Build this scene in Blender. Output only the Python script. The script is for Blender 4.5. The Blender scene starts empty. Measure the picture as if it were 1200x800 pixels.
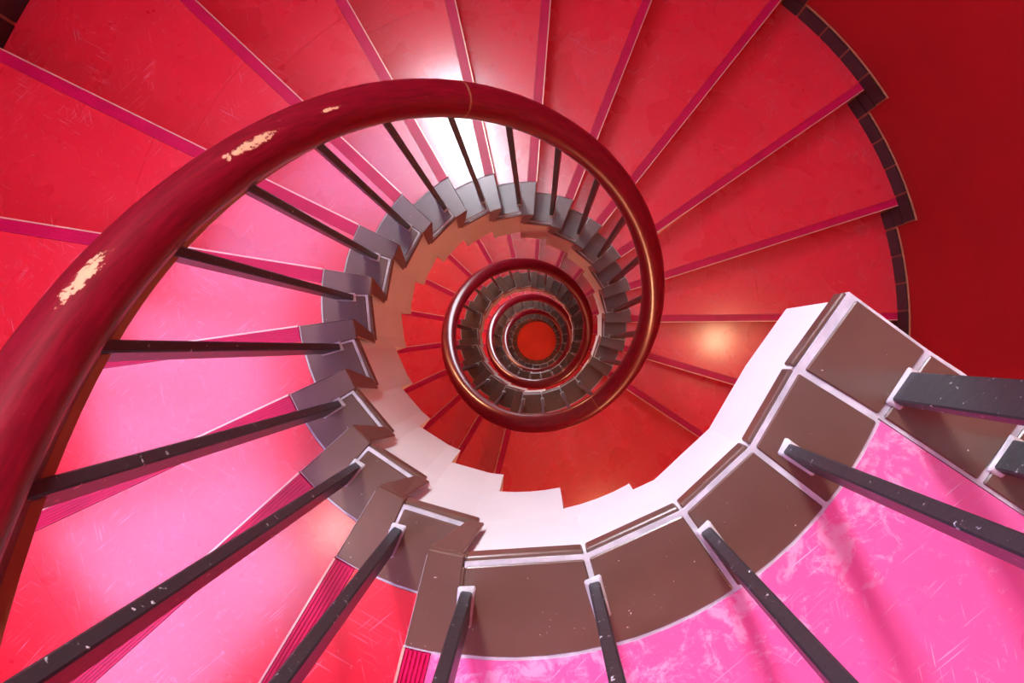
import bpy, bmesh, math, random
from math import sin, cos, pi, radians as R, sqrt, atan2, hypot
from mathutils import Matrix, Vector
random.seed(4)
C = bpy.context.scene.collection

# ------------------------------------------------------------------ measures (metres)
H = 0.1765                 # riser height
DT = 17.03                 # angle of one winder tread
T0 = 104.1                 # angle of the top landing's nosing (clockwise seen from above)
RW, RK, RO = 0.400, 0.518, 1.870   # well edge, outer edge of the tiled kerb, outer wall
TOP = 72 * H               # height of the top landing above the ground floor
NREV = 4
# places are written (x, y, d): x right, y towards the viewer's feet, d = depth below the top landing
def V(x, y, d): return Vector((x, -y, TOP - d))
def P(r, th, d): return V(r * cos(R(th)), r * sin(R(th)), d)

# ------------------------------------------------------------------ camera
ax, ay = 0.0393552, 0.0079267
ca, sa, cb, sb = cos(ax), sin(ax), cos(ay), sin(ay)
right = Vector((ca, 0, sa)); z1 = Vector((-sa, 0, ca)); y1 = Vector((0, 1, 0))
down = y1 * cb + z1 * sb; fwd = -y1 * sb + z1 * cb
fl = lambda v: Vector((v.x, -v.y, -v.z))
cam_d = bpy.data.cameras.new('camera'); cam = bpy.data.objects.new('camera', cam_d); C.objects.link(cam)
M = Matrix.Identity(4)
for i, v in enumerate((fl(right), -fl(down), -fl(fwd))):
    for j in range(3): M[j][i] = v[j]
M.translation = V(0.04727, 0.12008, -0.8688)
cam.matrix_world = M
cam_d.sensor_width = 36; cam_d.lens = 36 * 800 / 1200; cam_d.clip_start = 0.02
bpy.context.scene.camera = cam
# ------------------------------------------------------------------ world, exposure, lights
w = bpy.data.worlds.new('world'); bpy.context.scene.world = w; w.use_nodes = True
w.node_tree.nodes['Background'].inputs[0].default_value = (0.75, 0.85, 1, 1)
w.node_tree.nodes['Background'].inputs[1].default_value = 0.3
vs = bpy.context.scene.view_settings
bpy.context.scene.display_settings.display_device = 'sRGB'
vs.view_transform = 'Standard'; vs.look = 'None'; vs.gamma = 1; vs.exposure = -0.27; vs.use_curve_mapping = False
CEIL = -4.6
WIN_TOP, WIN_SIDE, WIN_LOW = 72.0, 4.3, 14.0          # radiance of the daylight windows
LAMP_TOP, LAMP_LOW = 50.0, 75.0       # radiance of the glass globes
DAY = (0.87, 0.89, 1.0); SKY = (0.60, 0.52, 1.1); WARM = (1.0, 0.52, 0.26); WARMW = (1.0, 0.86, 0.70)
# (angle, depth of the lamp centre, globe radius, strength, colour)
LAMPS = [(133.6, -2.3, .10, LAMP_TOP * .55, WARMW, 1.60), (2, -0.02, .09, LAMP_TOP * 1.5, (1.0, .62, .34), 1.72)]
for k in range(1, NREV + 1):
    LAMPS.append((70, 3.177 * k - 1.55, .10, LAMP_LOW, WARM, 1.70))
    LAMPS.append((215, 3.177 * k - (.25 if k < NREV else .75), .10, LAMP_LOW, WARM, 1.70))
# (angle, top depth, bottom depth, strength)
WINS = [(251, -4.2, -0.6, WIN_TOP, DAY, .20), (224, -3.2, -1.0, WIN_SIDE, SKY, .42), (276, -4.3, -3.0, WIN_SIDE * 2.2, DAY, .38), (197, -2.5, -.75, WIN_SIDE, SKY, .42), (170, -2.4, -.4, WIN_SIDE * 1.25, SKY, .42), (143, -2.2, -.4, WIN_SIDE * 1.25, SKY, .42)] + [(262, 3.177 * k - .58, 3.177 * k + .60, WIN_LOW * (1.5 if k == 2 else 1), DAY, .42) for k in range(1, NREV)]  # third is added to silver the kerb tiles, sixth to tint lower-left steps

# ------------------------------------------------------------------ materials
def mat(name):
    m = bpy.data.materials.new(name); m.use_nodes = True
    nt = m.node_tree; return m, nt, nt.nodes['Principled BSDF']
def N(nt, t, **kw):
    n = nt.nodes.new(t)
    for k, v in kw.items(): setattr(n, k, v)
    return n
def noise(nt, scale, detail=4, rough=.55, vec=None, dist=0):
    n = N(nt, 'ShaderNodeTexNoise'); n.inputs['Scale'].default_value = scale
    n.inputs['Detail'].default_value = detail; n.inputs['Roughness'].default_value = rough
    n.inputs['Distortion'].default_value = dist
    if vec is None: vec = N(nt, 'ShaderNodeNewGeometry').outputs['Position']
    nt.links.new(vec, n.inputs['Vector']); return n.outputs['Fac']
def ramp(nt, fac, a, b, ca_=(0, 0, 0, 1), cb_=(1, 1, 1, 1)):
    r = N(nt, 'ShaderNodeValToRGB'); e = r.color_ramp.elements
    e[0].position = a; e[1].position = b; e[0].color = ca_; e[1].color = cb_
    if b - a > .15: r.color_ramp.interpolation = 'EASE'
    nt.links.new(fac, r.inputs[0]); return r.outputs[0]
def mixc(nt, fac, a, b):
    m = N(nt, 'ShaderNodeMix', data_type='RGBA')
    for s, v in ((m.inputs[0], fac), (m.inputs[6], a), (m.inputs[7], b)):
        if isinstance(v, (int, float)): s.default_value = v
        elif isinstance(v, tuple): s.default_value = (*v[:3], 1)
        else: nt.links.new(v, s)
    return m.outputs[2]
def mth(nt, op, a, b=0.0, clamp=False):
    m = N(nt, 'ShaderNodeMath', operation=op); m.use_clamp = clamp
    for i, v in enumerate((a, b)):
        if isinstance(v, (int, float)): m.inputs[i].default_value = v
        else: nt.links.new(v, m.inputs[i])
    return m.outputs[0]
def bump(nt, b, h, s, d=.002):
    n = N(nt, 'ShaderNodeBump'); n.inputs['Strength'].default_value = s; n.inputs['Distance'].default_value = d
    nt.links.new(h, n.inputs['Height']); nt.links.new(n.outputs[0], b.inputs['Normal'])
def mapped(nt, rot, sc):
    g = N(nt, 'ShaderNodeNewGeometry'); m = N(nt, 'ShaderNodeMapping'); m2 = N(nt, 'ShaderNodeMapping')
    m.inputs['Rotation'].default_value = rot; m2.inputs['Scale'].default_value = sc
    nt.links.new(g.outputs['Position'], m.inputs[0]); nt.links.new(m.outputs[0], m2.inputs[0]); return m2.outputs[0]

def vinyl(name, col, scuff):
    m, nt, b = mat(name)
    c = mixc(nt, ramp(nt, noise(nt, 3.2, 5), .3, .75), tuple(x * .95 for x in col), col)
    fac = None
    for i, (rz, sx, sy, th) in enumerate(((.5, 11, 330, .675), (-.7, 12, 380, .675), (1.35, 14, 340, .675), (2.3, 12, 360, .68))):
        s = noise(nt, 1, 1.5, .4, mapped(nt, (0, 0, rz), (sx, sy, 3)))
        g = ramp(nt, s, th, th + .05)
        k = ramp(nt, noise(nt, 4 + i, 2), .50, .66)
        g = mth(nt, 'MULTIPLY', g, k)
        fac = g if fac is None else mth(nt, 'MAXIMUM', fac, g)
    fine = mth(nt, 'MULTIPLY', ramp(nt, noise(nt, 60, 6, .8), .59, .71), ramp(nt, noise(nt, 3.6, 1), .25, .8))
    spots = mth(nt, 'MULTIPLY', ramp(nt, noise(nt, 130, 2, .5), .74, .78), .7)
    fac = mth(nt, 'MAXIMUM', mth(nt, 'MAXIMUM', fac, fine), spots)
    if scuff > .9:                                   # feet have dulled the floor along the kerb
        g = N(nt, 'ShaderNodeNewGeometry'); sp = N(nt, 'ShaderNodeSeparateXYZ'); nt.links.new(g.outputs['Position'], sp.inputs[0])
        dist = mth(nt, 'SQRT', mth(nt, 'ADD', mth(nt, 'POWER', sp.outputs[0], 2), mth(nt, 'POWER', sp.outputs[1], 2)))
        near = ramp(nt, dist, .54, .72, (1, 1, 1, 1), (0, 0, 0, 1))
        sm = mth(nt, 'ADD', mth(nt, 'MULTIPLY', near, .22), noise(nt, 26, 7, .75, None, .6))
        fac = mth(nt, 'MAXIMUM', fac, mth(nt, 'MULTIPLY', ramp(nt, sm, .70, .80), .6))
    fac = mth(nt, 'MULTIPLY', fac, scuff, True)
    c = mixc(nt, fac, c, (.80, .50, .66))
    nt.links.new(c, b.inputs['Base Color'])
    rr = mixc(nt, ramp(nt, noise(nt, 5, 3, .5), .3, .7), (.24,) * 3, (.34,) * 3)
    nt.links.new(rr, b.inputs['Roughness'])
    bump(nt, b, noise(nt, 7, 2), .12, .003)
    b.inputs['Specular IOR Level'].default_value = .5; b.inputs['Coat IOR'].default_value = 1.65
    b.inputs['Coat Weight'].default_value = 1; b.inputs['Coat Roughness'].default_value = .17
    return m
m_vinyl = vinyl('red_vinyl', (.72, .014, .036), .3)
m_land_lit = vinyl('daylit_landing_vinyl', (.84, .125, .36), 1.0)  # the steps' red vinyl again, paled to pink with daylight painted in

def simple(name, col, rough, metal=0, spec=.5, coat=0, n=None, bmp=0, var=.15, bscale=60):
    m, nt, b = mat(name)
    c = mixc(nt, ramp(nt, noise(nt, n or 12, 5), .3, .75), tuple(x * (1 - var) for x in col), col)
    nt.links.new(c, b.inputs['Base Color'])
    b.inputs['Roughness'].default_value = rough; b.inputs['Metallic'].default_value = metal
    b.inputs['Specular IOR Level'].default_value = spec
    b.inputs['Coat Weight'].default_value = coat; b.inputs['Coat Roughness'].default_value = .1
    if bmp: bump(nt, b, noise(nt, bscale, 4), bmp)
    return m
m_nose = simple('magenta_nosing_rubber', (.62, .004, .085), .34, coat=0, spec=.3)
m_trim = simple('pale_nosing_edge', (.85, .55, .42), .3, metal=.3)
m_riser = simple('red_riser_paint', (.62, .02, .06), .35)
m_wall = simple('deep_red_wall_paint', (.40, .002, .008), .6, n=2.5, bmp=.15)
m_mortar = simple('pale_grout', (.62, .60, .60), .7, bmp=.6, var=.35, n=30)
m_plaster = simple('white_plaster', (.82, .81, .78), .7, n=5, bmp=.35, var=.08, bscale=30)
m_black = simple('black_skirting_tile', (.018, .012, .010), .3)
m_skgrout = simple('terracotta_grout', (.42, .16, .09), .8)
m_iron = simple('black_iron', (.035, .033, .035), .42, metal=.35, n=25, bmp=.3, var=.4)
m_ceil = simple('white_ceiling_paint', (.8, .79, .77), .8)
m_frame = simple('white_frame_paint', (.75, .75, .72), .4)
m_brass = simple('brass', (.6, .4, .2), .3, metal=1)

def tilemat():
    m, nt, b = mat('brown_glazed_tile')
    oi = N(nt, 'ShaderNodeObjectInfo')
    c = mixc(nt, ramp(nt, noise(nt, 9, 3, .5), .2, .8), (.095, .047, .030), (.140, .073, .050))
    c = mixc(nt, mth(nt, 'MULTIPLY', oi.outputs['Random'], .35), c, (.10, .062, .045))
    c = mixc(nt, ramp(nt, noise(nt, 170, 2, .5), .75, .78), c, (.6, .55, .5))
    nt.links.new(c, b.inputs['Base Color'])
    rr = mixc(nt, ramp(nt, noise(nt, 8, 2, .5), .3, .7), (.27,) * 3, (.34,) * 3)
    b.inputs['Roughness'].default_value = .3; b.inputs['Specular IOR Level'].default_value = .45; b.inputs['Coat Weight'].default_value = .4; b.inputs['Coat IOR'].default_value = 1.6; b.inputs['Coat Roughness'].default_value = .2
    bump(nt, b, noise(nt, 16, 2), .15, .002)
    return m
m_tile = tilemat()
m_ironworn = None
def ironworn():
    m, nt, b = mat('black_iron_paint_flecked')
    c = mixc(nt, ramp(nt, noise(nt, 95, 3, .6), .66, .72), (.024, .022, .025), (.55, .53, .55))
    nt.links.new(c, b.inputs['Base Color']); b.inputs['Roughness'].default_value = .38
    b.inputs['Specular IOR Level'].default_value = .6
    bump(nt, b, noise(nt, 70, 3), .3)
    return m
m_iron = ironworn()

def railmat():
    m, nt, b = mat('red_varnished_wood')
    uv = N(nt, 'ShaderNodeUVMap'); uv.uv_map = 'rail'
    sp = N(nt, 'ShaderNodeSeparateXYZ'); nt.links.new(uv.outputs[0], sp.inputs[0])
    u, v = sp.outputs[0], sp.outputs[1]         # u: angle along the rail / 100, v: 0..1 round the profile
    mp = N(nt, 'ShaderNodeMapping'); mp.inputs['Scale'].default_value = (6, 12, 1); nt.links.new(uv.outputs[0], mp.inputs[0])
    grain = noise(nt, 3, 5, .6, mp.outputs[0])
    c = mixc(nt, ramp(nt, grain, .3, .7), (.11, .001, .006), (.19, .002, .012))
    mp2 = N(nt, 'ShaderNodeMapping'); mp2.inputs['Scale'].default_value = (70, 26, 1); nt.links.new(uv.outputs[0], mp2.inputs[0])
    chips = noise(nt, 1, 5, .7, mp2.outputs[0])
    def spot(u0, v0, su, sv):
        a = mth(nt, 'POWER', mth(nt, 'DIVIDE', mth(nt, 'SUBTRACT', u, u0), su), 2)
        d = mth(nt, 'POWER', mth(nt, 'DIVIDE', mth(nt, 'SUBTRACT', v, v0), sv), 2)
        return mth(nt, 'SUBTRACT', 1, mth(nt, 'ADD', a, d), True)
    s = None
    for a in WEAR:
        q = spot(*a); s = q if s is None else mth(nt, 'MAXIMUM', s, q)
    wear = ramp(nt, mth(nt, 'ADD', mth(nt, 'MULTIPLY', s, .32), chips), .69, .72)
    flecks = ramp(nt, noise(nt, 1, 3, .6, mp2.outputs[0], .5), .76, .78)
    c = mixc(nt, wear, c, (.62, .36, .20)); c = mixc(nt, flecks, c, (.7, .30, .15))
    nt.links.new(c, b.inputs['Base Color'])
    b.inputs['Roughness'].default_value = .36; b.inputs['Coat Weight'].default_value = .8
    b.inputs['Coat Roughness'].default_value = .16
    bump(nt, b, grain, .25, .002)
    return m
WEAR = [(1.71, .42, .055, .06), (2.03, .41, .085, .045), (2.20, .42, .03, .02)]
m_rail = railmat()
m_railbase = simple('copper_brown_varnish', (.30, .11, .05), .3, coat=.5)
m_floor = simple('orange_red_floor_paint', (.88, .07, .04), .45, n=3)
def emis(name, col, s):
    m, nt, b = mat(name); b.inputs['Base Color'].default_value = (*col, 1)
    b.inputs['Emission Color'].default_value = (*col, 1); b.inputs['Emission Strength'].default_value = s
    return m

# ------------------------------------------------------------------ mesh helpers
def new(name, bm, m, parent=None, smooth=False, chamfer=0):
    bmesh.ops.recalc_face_normals(bm, faces=bm.faces)
    if chamfer:
        es = [e for e in bm.edges if len(e.link_faces) == 2 and e.calc_face_angle() > .6]
        bmesh.ops.bevel(bm, geom=es, offset=chamfer, segments=1, affect='EDGES')
    me = bpy.data.meshes.new(name); bm.to_mesh(me); bm.free(); me.materials.append(m)
    if smooth:
        for f in me.polygons: f.use_smooth = True
    o = bpy.data.objects.new(name, me); C.objects.link(o)
    if parent: o.parent = parent
    return o
def tag(o, label=None, cat=None, group=None, kind=None):
    for k, v in (('label', label), ('category', cat), ('group', group), ('kind', kind)):
        if v: o[k] = v
    return o
def empty(name, loc=(0, 0, 0)):
    o = bpy.data.objects.new(name, None); o.empty_display_size = .1; C.objects.link(o); o.location = loc; return o
# local prisms: points in (x, y) with y as in the picture (down), z given as depth d below the object's own level
def pr(bm, pts, d0, d1, pts2=None):
    pts2 = pts2 or pts
    a = [bm.verts.new((x, -y, -d0)) for x, y in pts]; b = [bm.verts.new((x, -y, -d1)) for x, y in pts2]
    n = len(pts)
    bm.faces.new(a); bm.faces.new(b[::-1])
    for i in range(n): bm.faces.new((a[i], b[i], b[(i + 1) % n], a[(i + 1) % n]))
    return bm
def pol(r, th, off=0.0):                 # off: metres set back (anticlockwise) from the ray
    t = R(th) - off / r; return (r * cos(t), r * sin(t))
def sector(r0, r1, tha, thb, offa=0, offb=0, seg=3, chord=False, oa=None):
    """outline from ray a to ray b; chord = straight inner edge"""
    n0 = 1 if chord else seg
    f = lambda r, s: (lambda pa, pb: (r * cos(pa + (pb - pa) * s), r * sin(pa + (pb - pa) * s)))(R(tha) - offa / r, R(thb) - offb / r)
    inn = [f(r0, i / n0) for i in range(n0 + 1)]
    if oa is not None: tha = oa
    out = [f(r1, i / seg) for i in range(seg + 1)]
    return inn + out[::-1]
B = bmesh.new

# ================================================================== SETTING
# round wall, with its inner face at RO
bm = B(); n = 180
rings = []
for rr in (RO, RO + .2):
    for d in (CEIL, TOP):
        rings.append([bm.verts.new(P(rr, i * 360 / n, d)) for i in range(n)])
i0, i1, o0, o1 = rings
for i in range(n):
    j = (i + 1) % n
    bm.faces.new((i0[i], i0[j], i1[j], i1[i])); bm.faces.new((o0[i], o1[i], o1[j], o0[j])); bm.faces.new((i0[i], o0[i], o0[j], i0[j])); bm.faces.new((i1[i], i1[j], o1[j], o1[i]))
o = new('wall_outer', bm, m_wall); tag(o, 'deep red painted round wall of the stairwell', kind='structure')
for nm, d, mm, lab in (('ceiling', CEIL, m_ceil, 'white ceiling over the stairwell'), ('floor', TOP, m_floor, 'orange red ground floor at the bottom of the well')):
    bm = B(); pts = [(RO * 1.1 * cos(i * pi / 32), RO * 1.1 * sin(i * pi / 32)) for i in range(64)]
    pr(bm, pts, -.12 if nm == 'ceiling' else 0, 0 if nm == 'ceiling' else .12)
    o = new(nm, bm, mm); o.location = (0, 0, TOP - d); tag(o, lab, kind='structure')
# windows high on the wall, two of them added for sheen: frame, lit pane, glazing bars
for i, (th, da, db, st, wc, wd) in enumerate(WINS):
    e = empty('window_%d' % (i + 1), P(RO - .04, th, (da + db) / 2)); e.rotation_euler.z = -R(th)
    tag(e, ('white framed window high over the top landing, in a row partly added for its sheen, number %d from the brightest' % (i + 1)) if i < 6 else 'white framed window lighting the flight, storey %d down' % (i - 5), kind='structure')
    hh = (db - da) / 2
    def box(bm, x0, x1, y0, y1, z0, z1):
        pr(bm, [(x0, y0), (x1, y0), (x1, y1), (x0, y1)], z0, z1)
    bm = B(); box(bm, .0, .012, -wd, wd, -hh, hh)
    new('window_pane', bm, emis('daylight_pane_%d' % i, wc, st), e)
    bm = B()
    for s in (-1, 1):
        box(bm, -.03, .05, s * wd - .03, s * wd + .03, -hh - .03, hh + .03); box(bm, -.03, .05, -wd, wd, s * hh - .03, s * hh + .03)
    new('window_frame', bm, m_frame, e)
    bm = B(); box(bm, -.015, .02, -.015, .015, -hh, hh); box(bm, -.013, .02, -wd, wd, -.02, .02)
    new('glazing_bar', bm, m_frame, e)
# lamps
for i, (th, d, rad, st, col, rr) in enumerate(LAMPS):
    e = empty('wall_lamp' if i else 'pendant_lamp', P(rr, th, d)); e.rotation_euler.z = -R(th)
    if i == 0: lab = 'round glass globe lamp hanging high over the top landing'
    elif i == 1: lab = 'round glass wall lamp on the red wall by the open end of the top landing'
    else: lab = 'round glass wall lamp %s storey below the top landing, beside the %s' % (('one', 'two', 'three', 'four')[(i - 2) // 2], 'landing' if i % 2 == 0 else 'flight')
    tag(e, lab, 'lamp', 'globe lamps of the stairwell')
    bm = B(); bmesh.ops.create_uvsphere(bm, u_segments=20, v_segments=12, radius=rad)
    new('globe', bm, emis('lamp_glass_%d' % i, col, st), e, True)
    bm = B()
    if i: pr(bm, [(rad * .8, -.02), (RO - rr, -.02), (RO - rr, .02), (rad * .8, .02)], -.02, .02)
    else: pr(bm, [(-.01, -.01), (.01, -.01), (.01, .01), (-.01, .01)], -(d - CEIL), -rad * .9)
    new('lamp_arm', bm, m_brass, e)
    bm = B()
    if i: pr(bm, [(RO - rr - .015, -.06), (RO - rr - .001, -.06), (RO - rr - .001, .06), (RO - rr - .015, .06)], -.06, .06)
    else: pr(bm, [(.06 * cos(a * pi / 6), .06 * sin(a * pi / 6)) for a in range(12)], -(d - CEIL), -(d - CEIL) + .02)
    new('back_plate', bm, m_brass, e)

# ================================================================== STAIRCASE
stair = empty('spiral_staircase'); tag(stair, 'red spiral staircase, daylight pink painted into its top landing, winding down round an open well edged with brown tiles', 'staircase')
SB = .033                     # setback of the riser foot
def nosing_angle(k):          # nosing number k counted down from the top landing
    return T0 + 360 * (k // 18) + (k % 18) * DT

# ---- concrete body with white plaster (one continuous casting)
bm = B()
def strip(stations):
    """stations: (theta, off, top, bottom); solid from RW+.006 to RO between consecutive ones"""
    rs = (RW + .007, .9, RO - .001)
    def sh(th, off, r): t = R(th) - off / r; return r * cos(t), r * sin(t)
    cols = []
    for th, off, zt, zb in stations:
        cols.append([[bm.verts.new(V(*sh(th, off, r), z)) for r in rs] for z in (zt, zb)])
    for a, b in zip(cols, cols[1:]):
        for q in range(len(rs) - 1):
            bm.faces.new((a[0][q], a[0][q + 1], b[0][q + 1], b[0][q])); bm.faces.new((a[1][q], b[1][q], b[1][q + 1], a[1][q + 1]))
        bm.faces.new((a[0][0], b[0][0], b[1][0], a[1][0])); bm.faces.new((a[0][-1], a[1][-1], b[1][-1], b[0][-1]))
    for c in (cols[0], cols[-1]):
        for q in range(len(rs) - 1): bm.faces.new((c[0][q], c[1][q], c[1][q + 1], c[0][q + 1]))
LT = .24                      # landing thickness
def soffit(k, m):             # soffit depth under tread m for flight zone k
    return k * H + .66
def zone_bottom(th):          # th absolute angle -> depth of the stepped underside
    u = th - T0; rev = math.floor(u / 360); v = u - 360 * rev      # v in 0..360
    if v < 17 * DT + 1e-6:
        k = math.floor((v + 9.7) / DT)
        b = k * H + .66 + rev * 18 * H
        cap = (rev + 1) * 18 * H + LT
        return min(b, cap)
    k = math.floor((v - 360 + 9.7) / DT)
    return max((rev + 1) * 18 * H + LT, (rev + 1) * 18 * H + k * H + .66)
def run(tha, offa, thb, offb, top):
    cuts = {tha, thb}
    q = math.ceil((tha - 400) / 1.0)
    js = []
    for rev in range(-1, NREV + 1):
        for k in range(-4, 19): js.append(T0 + 360 * rev + k * DT - 9.7)
    js = sorted(j for j in js if tha + .3 < j < thb - .3)
    seq = [tha] + js + [thb]
    st = []
    for a, b in zip(seq, seq[1:]):
        zb = zone_bottom((a + b) / 2); m_ = max(1, int((b - a) / 4))
        for i in range(m_ + 1):
            t = a + (b - a) * i / m_
            off = offa if t == tha else (offb if t == thb else 0)
            st.append((t, off, top + .016, zb))
    strip(st)
for k in range(1, 72):
    m_ = k % 18
    a = nosing_angle(k - 1); b = nosing_angle(k)
    run(a, SB + .004, b, SB + .004, k * H)
a = nosing_angle(0)
# top landing slab: body polygon
E0 = (.437, .053); DIR = (cos(R(34.2)), sin(R(34.2))); C1 = (.533, .124); C0 = (.471, .209)
def ray_hit(p, d, rr):
    b_ = p[0] * d[0] + p[1] * d[1]; c_ = p[0] ** 2 + p[1] ** 2 - rr * rr; s = -b_ + sqrt(b_ * b_ - c_); return (p[0] + s * d[0], p[1] + s * d[1])
e_out = ray_hit(E0, DIR, RO - .001); k_out = ray_hit(C0, DIR, RO - .001)
LJ = [97.0, 74.5, 55.1, 38.1, 21.8]
def arc(r, a, b, n_, off=0): return [(r * cos(R(a + (b - a) * i / n_) - off / r), r * sin(R(a + (b - a) * i / n_) - off / r)) for i in range(n_ + 1)]
seqs = [T0] + LJ
inn = [pol(RW + .007, T0, SB + .004)] + [pol(RW + .007, t) for t in LJ] + [(E0[0] + .006, E0[1] + .006)]
ang = math.degrees(atan2(e_out[1], e_out[0]))
poly = inn + [e_out] + arc(RO - .001, ang, T0, 14)[1:-1] + [pol(RO - .001, T0, SB + .004)]
def ngon_slab(bm, pts, d0, d1):
    a_ = [bm.verts.new(V(x, y, d0)) for x, y in pts]; b_ = [bm.verts.new(V(x, y, d1)) for x, y in pts]
    f1 = bm.faces.new(a_); f2 = bm.faces.new(b_[::-1])
    for i in range(len(pts)): bm.faces.new((a_[i], b_[i], b_[(i + 1) % len(pts)], a_[(i + 1) % len(pts)]))
    bmesh.ops.triangulate(bm, faces=[f1, f2])
ngon_slab(bm, poly, .016, LT)
# stepped haunches where the flight's underside runs into the landing
for k in (0, -1, -2):
    a_, b_ = T0 + k * DT - 9.7, (T0 + (k + 1) * DT - 9.7 if k else T0 - 4)
    pts = sector(RW + .007, RO - .001, a_, b_, seg=4)
    ngon_slab(bm, pts, LT - .002 , k * H + .66)
body = new('plaster_body', bm, m_plaster, stair)
body['label'] = 'white plastered underside and well face with a stepped lower edge'

# ---- kerb tiles
CH = .0018
def tile(pts, d0, d1, parent, pts2=None, name='kerb_tile', chamfer=CH, m=None):
    return new(name, pr(B(), pts, d0, d1, pts2), m or m_tile, parent, False, chamfer)
def shrink(pts, g):
    cx = sum(p[0] for p in pts) / len(pts); cy = sum(p[1] for p in pts) / len(pts)
    # offset each edge inward by g
    n = len(pts); area = sum(pts[i][0] * pts[(i + 1) % n][1] - pts[(i + 1) % n][0] * pts[i][1] for i in range(n)); sg = 1 if area > 0 else -1
    L = []
    for i in range(n):
        (x0, y0), (x1, y1) = pts[i], pts[(i + 1) % n]; dx, dy = x1 - x0, y1 - y0; l = hypot(dx, dy)
        nx, ny = -dy / l * sg, dx / l * sg; L.append((x0 + nx * g, y0 + ny * g, dx / l, dy / l))
    out = []
    for i in range(n):
        x0, y0, dx0, dy0 = L[i - 1]; x1, y1, dx1, dy1 = L[i]
        den = dx0 * dy1 - dy0 * dx1
        if abs(den) < 1e-4: out.append((x1, y1)); continue
        t = ((x1 - x0) * dy1 - (y1 - y0) * dx1) / den; out.append((x0 + t * dx0, y0 + t * dy0))
    return out
TT = .013
NB = 7.3                                   # back joint of the nose tile, degrees behind the nosing
G = .003
# prototype step: nosing along angle 0, tread runs back to the riser above at -DT
def kerb_parts(single):
    """list of (outline, top depth, bottom depth, outline at the bottom)"""
    P_ = []
    P_.append((shrink(sector(RW - .012, RK, -NB, 0, 0, .0, 2, True), G * .5), -.001, TT, None))                # nose tile
    P_.append((shrink(sector(RW, RK, -DT, -NB, SB + .001, 0, 3, True), G), -.001, TT, None))             # tread tile
    # riser tile (leans back under the nosing)
    top = sector(RW - .004, RK, 0, 0, .014, .0005, 1); bot = sector(RW - .004, RK, 0, 0, SB + .014, SB + .0005, 1)
    P_.append((top, TT + .002, H - .001, bot))
    # end tile on the well face, tapering downwards
    top = sector(RW - .010, RW - .0045, 0, 0, .044, .0, 1); bot = sector(RW - .010, RW - .0045, 0, 0, .060, SB, 1)
    P_.append((top, TT + .001, H - .002, bot))
    # narrow edge tile under the tread tile's well edge
    a0, a1 = pol(RW - .008, -DT, SB + .018), pol(RW - .008, -NB, -.001)
    b0, b1 = pol(RW + .007, -DT, SB + .018), pol(RW + .007, -NB, -.001)
    P_.append(([a0, a1, b1, b0], .006, .032, None))
    return P_
protos = {}
def make_step(detail):
    bm = B()                                                                   # step = tread sheet (inner part) + riser
    SEAM = 1.17
    pr(bm, sector(RK + .001, SEAM - .0003, -DT, 0, SB, .037, 8), 0, TT)
    pr(bm, sector(RK + .001, RO - .002, 0, 0, .012, .001, 1), .004, H, sector(RK + .001, RO - .002, 0, 0, SB + .012, SB + .001, 1))
    st = new('step', bm, m_vinyl)
    bm = B(); pr(bm, sector(SEAM + .0003, RO - .002, -DT, 0, SB, .037, 8), 0.0003, TT)
    new('tread_panel', bm, m_vinyl, st)
    # grooved nosing strip
    bm = B(); nr = 6 if detail else 3; wd = .034
    pr(bm, sector(RK + .002, RO - .002, 0, 0, .036, .0035, 6), .001, TT)
    for i in range(nr):
        o0 = .036 - wd * (i / nr); o1 = o0 - wd / nr * .55
        pr(bm, sector(RK + .002, RO - .002, 0, 0, o0, o1, 4), -.0018, .0015)
    new('nosing_strip', bm, m_nose, st)
    bm = B(); pr(bm, sector(RK + .002, RO - .002, 0, 0, .003, -.0005, 4), -.002, .010); tr = new('edge_trim', bm, m_trim, st)
    # mortar bed under the tiles
    bm = B(); pr(bm, sector(RW - .003, RK + .001, -DT, -NB, SB, -.002, 3, True), .0015, TT + .003); pr(bm, sector(RW, RK + .001, -NB, 0, 0, .001, 2, True), .0022, TT + .003)
    pr(bm, sector(RW, RK, 0, 0, .02, .002, 1), TT, H, sector(RW, RK, 0, 0, SB + .02, SB + .002, 1))
    new('mortar_bed', bm, m_mortar, st)
    if detail:
        for i, (a, d0, d1, b_) in enumerate(kerb_parts(True)): tile(a, d0, d1, st, b_)
    else:
        bm = B()
        for (a, d0, d1, b_) in kerb_parts(False): pr(bm, a, d0, d1, b_)
        q = new('kerb_tiles', bm, m_tile, st); q['kind'] = 'stuff'
    return st
def place(o, th, d, parent=stair):
    o.parent = parent; o.location = (0, 0, TOP - d); o.rotation_euler = (0, 0, -R(th))
def dup(root):
    c = root.copy(); C.objects.link(c)
    for ch in list(root.children):
        g = ch.copy(); C.objects.link(g); g.parent = c
    return c
sd = make_step(True); sl = make_step(False)
used = set()
for k in range(1, 72):
    if k % 18 == 0: continue
    src = sd if k < 36 else sl
    o = src if src.name not in used else dup(src)
    used.add(src.name)
    place(o, nosing_angle(k), k * H)

# ---- ring of kerb tiles round the foot of the well, set in the ground floor
fl_ = bpy.data.objects['floor']
for i in range(20):
    tile(shrink(sector(.386, .52, i * 18, (i + 1) * 18, 0, 0, 3), .003), -.022, .004, fl_)

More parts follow.
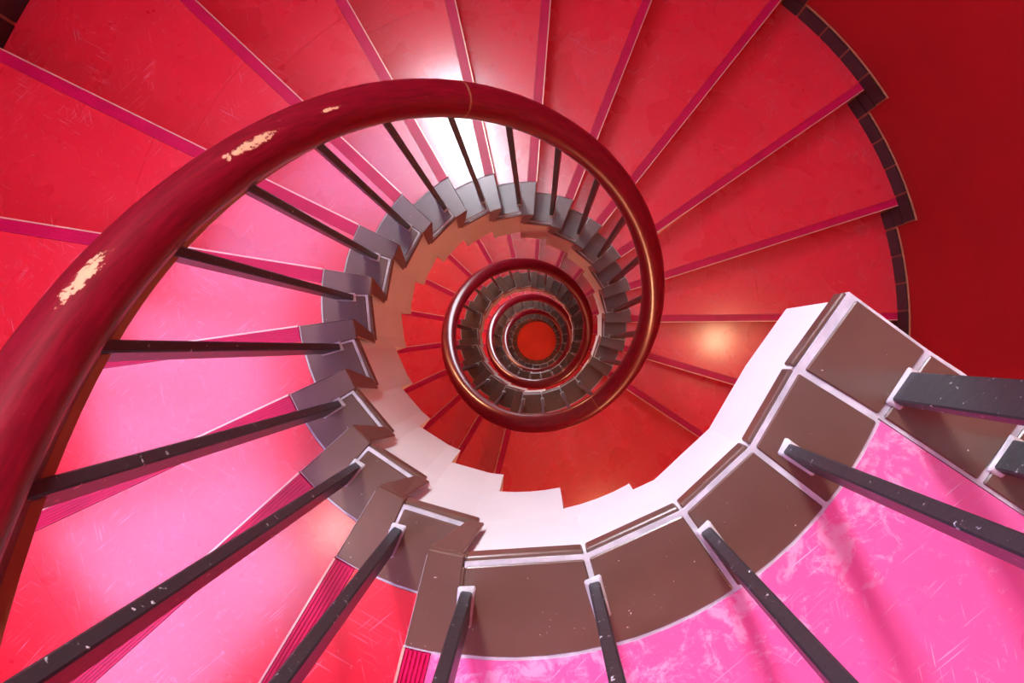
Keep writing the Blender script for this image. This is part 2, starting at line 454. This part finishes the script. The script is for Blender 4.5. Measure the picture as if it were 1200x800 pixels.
# ---- landings
def landing(k, lj, first=False):
    """landing whose nosing is number k"""
    n_name = 'landing'
    bm = B()
    a = nosing_angle(k - 1) if k else 0; back = -(T0 + 360 * (k // 18) - a)
    if first:
        rot = lambda p: (p[0] * cos(R(T0)) + p[1] * sin(R(T0)), -p[0] * sin(R(T0)) + p[1] * cos(R(T0)))
        th0 = math.degrees(atan2(C0[1], C0[0])); rC = hypot(*C0)
        pts = [pol(RK + .001, 0, .037)] + arc(RK + .001, -NB, 24.2 - T0, 14) + [rot(k_out)] + arc(RO - .002, math.degrees(atan2(k_out[1], k_out[0])) - T0, -1.2, 14)[1:] + [pol(RO - .002, 0, .037)]
        aa = [bm.verts.new((x, -y, 0)) for x, y in pts]; bb = [bm.verts.new((x, -y, -TT)) for x, y in pts]
        f1 = bm.faces.new(aa); f2 = bm.faces.new(bb[::-1])
        for i in range(len(pts)): bm.faces.new((aa[i], bb[i], bb[(i + 1) % len(pts)], aa[(i + 1) % len(pts)]))
        bmesh.ops.triangulate(bm, faces=[f1, f2])
    else:
        pr(bm, sector(RK + .001, RO - .002, back, 0, SB, .037, 22), 0, TT)
    pr(bm, sector(RK + .001, RO - .002, 0, 0, .012, .001, 1), .004, H, sector(RK + .001, RO - .002, 0, 0, SB + .012, SB + .001, 1))
    st = new(n_name, bm, m_land_lit if first else m_vinyl)
    st['label'] = 'scratched red top landing with bright pink daylight painted in' if first else 'red landing'
    for nm in ('nosing_strip', 'edge_trim'):
        src = [c for c in sd.children if c.name.startswith(nm)][0]
        c = src.copy(); C.objects.link(c); c.parent = st
    # mortar
    bm = B()
    js = [0, -NB] + [t - T0 for t in lj]
    pr(bm, sector(RW, RK, 0, 0, .02, .002, 1), TT, H, sector(RW, RK, 0, 0, SB + .02, SB + .002, 1))
    for i, (p, q) in enumerate(zip(js, js[1:])):
        last = (not first) and i == len(js) - 2
        pr(bm, sector(RW - .002, RK + .001, q, p, SB if last else 0, 0.001 if i == 0 else 0, 5, True, 24.2 - T0 if first and i == len(js) - 2 else None), .0015, TT + .003)
    if first:
        def L(p, s): return rot((p[0] + DIR[0] * s, p[1] + DIR[1] * s))
        pi_, po_ = pol(RW - .002, 21.8 - T0), pol(RK + .001, 24.2 - T0)
        pr(bm, [pi_, rot((E0[0] - .001, E0[1] - .002)), L(C1, 0), L(C0, 0), pol(RK, 27 - T0), pol(RW + .02, 26 - T0)], .0028, TT + .003)
        pr(bm, [L(C1, 0), rot(e_out), rot(k_out), L(C0, 0)], .0025, TT + .003)
    new('mortar_bed', bm, m_mortar, st)
    T = []
    KP = kerb_parts(True)
    T += [KP[0], KP[2], KP[3]]
    for i, (p, q) in enumerate(zip(js[1:], js[2:])):
        last = (not first) and i == len(js) - 3
        T.append((shrink(sector(RW, RK, q, p, SB + .001 if last else 0, 0, 5, True, 24.2 - T0 if first and i == len(js) - 3 else None), .0035), -.001, TT, None))
        e = .8 if i else .2
        lo = q + (7 if last else .3)
        T.append(([pol(RW - .008, lo), pol(RW - .008, p - .3), pol(RW + .007, p - .3), pol(RW + .007, lo)], .006, .032, None))
    if first:
        T.append((shrink([pol(RW + .004, 21.8 - T0), rot((E0[0] + .006, E0[1] + .003)), L(C1, 0), L(C0, 0)], .004), -.001, TT, None))
        s = 0
        while s < 1.25:
            T.append((shrink([L(C1, s), L(C1, s + .145), L(C0, s + .145), L(C0, s)], .0045), -.001, TT, None))
            s += .145
        # edge tile of the last straight piece and the open edge's tiles (vertical)
        u = rot((.369, .148)); v = rot(E0)
        def vert(p, q, ins, g=.002):
            dx, dy = q[0] - p[0], q[1] - p[1]; l = hypot(dx, dy); dx /= l; dy /= l
            p = (p[0] + dx * g, p[1] + dy * g); q = (q[0] - dx * g, q[1] - dy * g)
            return [p, q, (q[0] - dy * ins, q[1] + dx * ins), (p[0] - dy * ins, p[1] + dx * ins)]
        T.append((vert(v, u, .007), .006, .032, None))
    for (a_, d0, d1, b_) in T: tile(a_, d0, d1, st, b_)
    place(st, T0 + 360 * (k // 18), k * H)
    return st
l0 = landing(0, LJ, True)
LJ2 = [97.0, 80.5, 64.5, 49.0, 33.6]
LJ2 = [97.0 - T0 + T0, 81, 65, 49.5]
for rv in (1, 2, 3):
    ls = landing(18 * rv, [T0 - NB] [:0] + [81, 65, 49.5, nosing_angle(17) - 360])

# ---- skirting tiles along the wall beside the first turn
sk = empty('baseboard_outer'); tag(sk, 'black tile skirting stepping down the round wall beside the treads', kind='structure')
sk.location = (0, 0, TOP)
SH = .092
bm = B()
for k in range(1, 18):
    a, b_ = nosing_angle(k - 1), nosing_angle(k)
    pr(bm, sector(RO - .009, RO - .001, a - 1.0, b_ + .1, 0, 0, 8), k * H - SH - .004, k * H)
    pr(bm, sector(RO - .009, RO - .001, b_ + .1, b_ + 2.9, 0, 0, 2), k * H - SH - .004, (k + 1) * H - SH - .003)
new('skirting_bed', bm, m_skgrout, sk)
for k in range(4, 18):
    a, b_ = nosing_angle(k - 1), nosing_angle(k)
    a += 3.0
    nt_ = 4; w_ = (b_ + 2.8 - a) / nt_
    for i in range(nt_):
        pr_ = tile(sector(RO - .015, RO - .008, a + w_ * i + .12, a + w_ * (i + 1) - .12, 0, 0, 2), k * H - SH, k * H - (.001 if i < nt_ - 1 else .001), sk, None, 'skirting_tile', 0, m_black)
    tile(sector(RO - .015, RO - .008, b_ + .15, b_ + 2.8, 0, 0, 1), k * H + .004, (k + 1) * H - SH - .006, sk, None, 'skirting_tile', 0, m_black)
    tile(sector(RO - .015, RO - .008, b_ + .15, b_ + 2.8, 0, 0, 1), (k + 1) * H - SH, (k + 1) * H - .001, sk, None, 'skirting_tile', 0, m_black)

# ================================================================== BALUSTRADE
bal = empty('stair_railing'); tag(bal, 'glossy red handrail on thin black iron balusters spiralling down the well', 'railing')
TAB = [(-4.2, -5.4), (0, -4.6), (4, -.7), (6, 1.3), (8.5, 3.5), (10.4, 5.15), (12, 6.5), (14.2, 8.6), (16.3, 10.4), (17.0, 11.0)]
def rail_d(th):               # depth of the rail's centre at absolute angle th
    u = th - T0; rev = math.floor(u / 360); v = u - 360 * rev
    def tab(x):
        for (x0, y0), (x1, y1) in zip(TAB, TAB[1:]):
            if x <= x1: return y0 + (y1 - y0) * (x - x0) / (x1 - x0)
        return TAB[-1][1]
    def later(x): return x - 5.6
    def z(v, f, base, nxt):
        if v <= 17 * DT: return base + f(v / DT)
        e = (v - 17 * DT) / (360 - 17 * DT); a = base + f(17); return a + (nxt - a) * e
    if rev < 0: return -4.75 * H
    f = tab if rev == 0 else later
    return H * z(v, f, 18 * rev, 18 * (rev + 1) - 5.6)
def rail_ds(th):
    return sum(rail_d(th + o) for o in (-14, -9, -4, 0, 4, 9, 14)) / 7
RR = .457
prof = [(-.021, -.034), (-.026, -.026), (-.036, -.020), (-.0405, -.008), (-.040, .006), (-.034, .019), (-.022, .029), (-.008, .033), (.008, .033), (.022, .029), (.034, .019), (.040, .006), (.0405, -.008), (.036, -.020), (.026, -.026), (.021, -.034)]
def sweep(name, prof, m, smooth=True):
    bm = B(); uvl = bm.loops.layers.uv.new('rail'); rows = []; path = []
    # straight part over the open edge, then the landing arc, then down
    for s in (1.30, .9, .5, .25, .12): path.append(((C1[0] + C0[0]) / 2 + DIR[0] * s, (C1[1] + C0[1]) / 2 + DIR[1] * s, rail_ds(T0 - 90), -90))
    th = 28.0
    while th < T0 + 360 * 4 - 75:
        path.append((RR * cos(R(th)), RR * sin(R(th)), rail_ds(th), th)); th += 4
    for i, (x, y, d, u) in enumerate(path):
        a = path[max(0, i - 1)]; b_ = path[min(len(path) - 1, i + 1)]
        tx, ty, td = b_[0] - a[0], b_[1] - a[1], b_[2] - a[2]; l = hypot(tx, ty); nx, ny = ty / l, -tx / l     # outward
        if i > 4: nx, ny = cos(R(u)), sin(R(u))
        sl = td / l; cs = 1 / sqrt(1 + sl * sl)
        fx, fy = tx / l, ty / l
        rows.append([bm.verts.new(V(x + nx * p + fx * q * sl * cs, y + ny * p + fy * q * sl * cs, d - q * cs)) for p, q in prof])
    n_ = len(prof)
    for i in range(len(rows) - 1):
        for j in range(n_):
            f = bm.faces.new((rows[i][j], rows[i][(j + 1) % n_], rows[i + 1][(j + 1) % n_], rows[i + 1][j]))
            us = [path[i][3] / 100, path[i][3] / 100, path[i + 1][3] / 100, path[i + 1][3] / 100]; vs_ = [j / n_, (j + 1) / n_, (j + 1) / n_, j / n_]
            for lp, uu, vv in zip(f.loops, us, vs_): lp[uvl].uv = (uu, vv)
    bm.faces.new(rows[0]); bm.faces.new(rows[-1][::-1])
    o = new(name, bm, m, bal, smooth); return o
hr = sweep('handrail', prof, m_rail); hr['label'] = 'glossy dark red wooden handrail with paint worn off its crest'
base = sweep('rail_base', [(-.019, -.046), (-.019, -.033), (.019, -.033), (.019, -.046)], m_railbase, False); base['label'] = 'copper brown strip under the handrail'
for jt in (253.5, 50 + 360):                         # butt joints of the rail
    bm = B(); rr_ = []
    for t in (jt - .22, jt + .22):
        d = rail_ds(t); slp = (rail_ds(t + 3) - rail_ds(t - 3)) / (RR * R(6)); cs = 1 / sqrt(1 + slp * slp)
        row = []
        for p, q in prof:
            p *= 1.012; q = q * 1.012
            x, y = (RR + p) * cos(R(t)), (RR + p) * sin(R(t)); fx, fy = -sin(R(t)), cos(R(t))
            row.append(bm.verts.new(V(x + fx * q * slp * cs, y + fy * q * slp * cs, d - q * cs)))
        rr_.append(row)
    for j in range(len(prof)): bm.faces.new((rr_[0][j], rr_[0][(j + 1) % len(prof)], rr_[1][(j + 1) % len(prof)], rr_[1][j]))
    bm.faces.new(rr_[0]); bm.faces.new(rr_[1][::-1])
    new('rail_joint', bm, m_railbase, bal)
# balusters
bm = B(); pr(bm, [(-.0215, -.0075), (.0215, -.0075), (.0215, .0075), (-.0215, .0075)], -1, 0)
bp = new('baluster', bm, m_iron, bal, False, .002)
bm = B(); pr(bm, [(-.0235, -.0095), (.0225, -.0085), (.0235, .0085), (-.0225, .0095)], -.006, 0, [(-.030, -.012), (.027, -.0115), (.029, .0115), (-.026, .013)])
fp = new('foot_collar', bm, m_mortar, bp, False, .002)
first_b = True
def baluster(x, y, d, rot, top):
    global first_b
    if first_b: o, f = bp, fp; first_b = False
    else:
        o = bp.copy(); C.objects.link(o); f = fp.copy(); C.objects.link(f); f.parent = o
    o.parent = bal; o.location = V(x, y, d - .0); o.rotation_euler = (0, 0, rot)
    o.scale = (1, 1, top)
    f.scale = (1, 1, 1 / top)
def bal_at(th, d, rr=.453):
    x, y = rr * cos(R(th)), rr * sin(R(th))
    baluster(x, y, d, -R(th), (d - rail_ds(th)) - .036)
for k in range(0, 72): bal_at(nosing_angle(k) - 8.2, k * H)
for t in (74.4, 53.8, 34.7): bal_at(t, 0)
for rv in (1, 2, 3):
    for t in (81, 65, 49.5): bal_at(t + 360 * rv, 18 * H * rv)
for s in range(8):
    x, y = .502 + DIR[0] * .148 * s, .172 + DIR[1] * .148 * s
    baluster(x, y, 0, -R(34.2 + 90), 4.75 * H - .036 if s < 8 else 1)
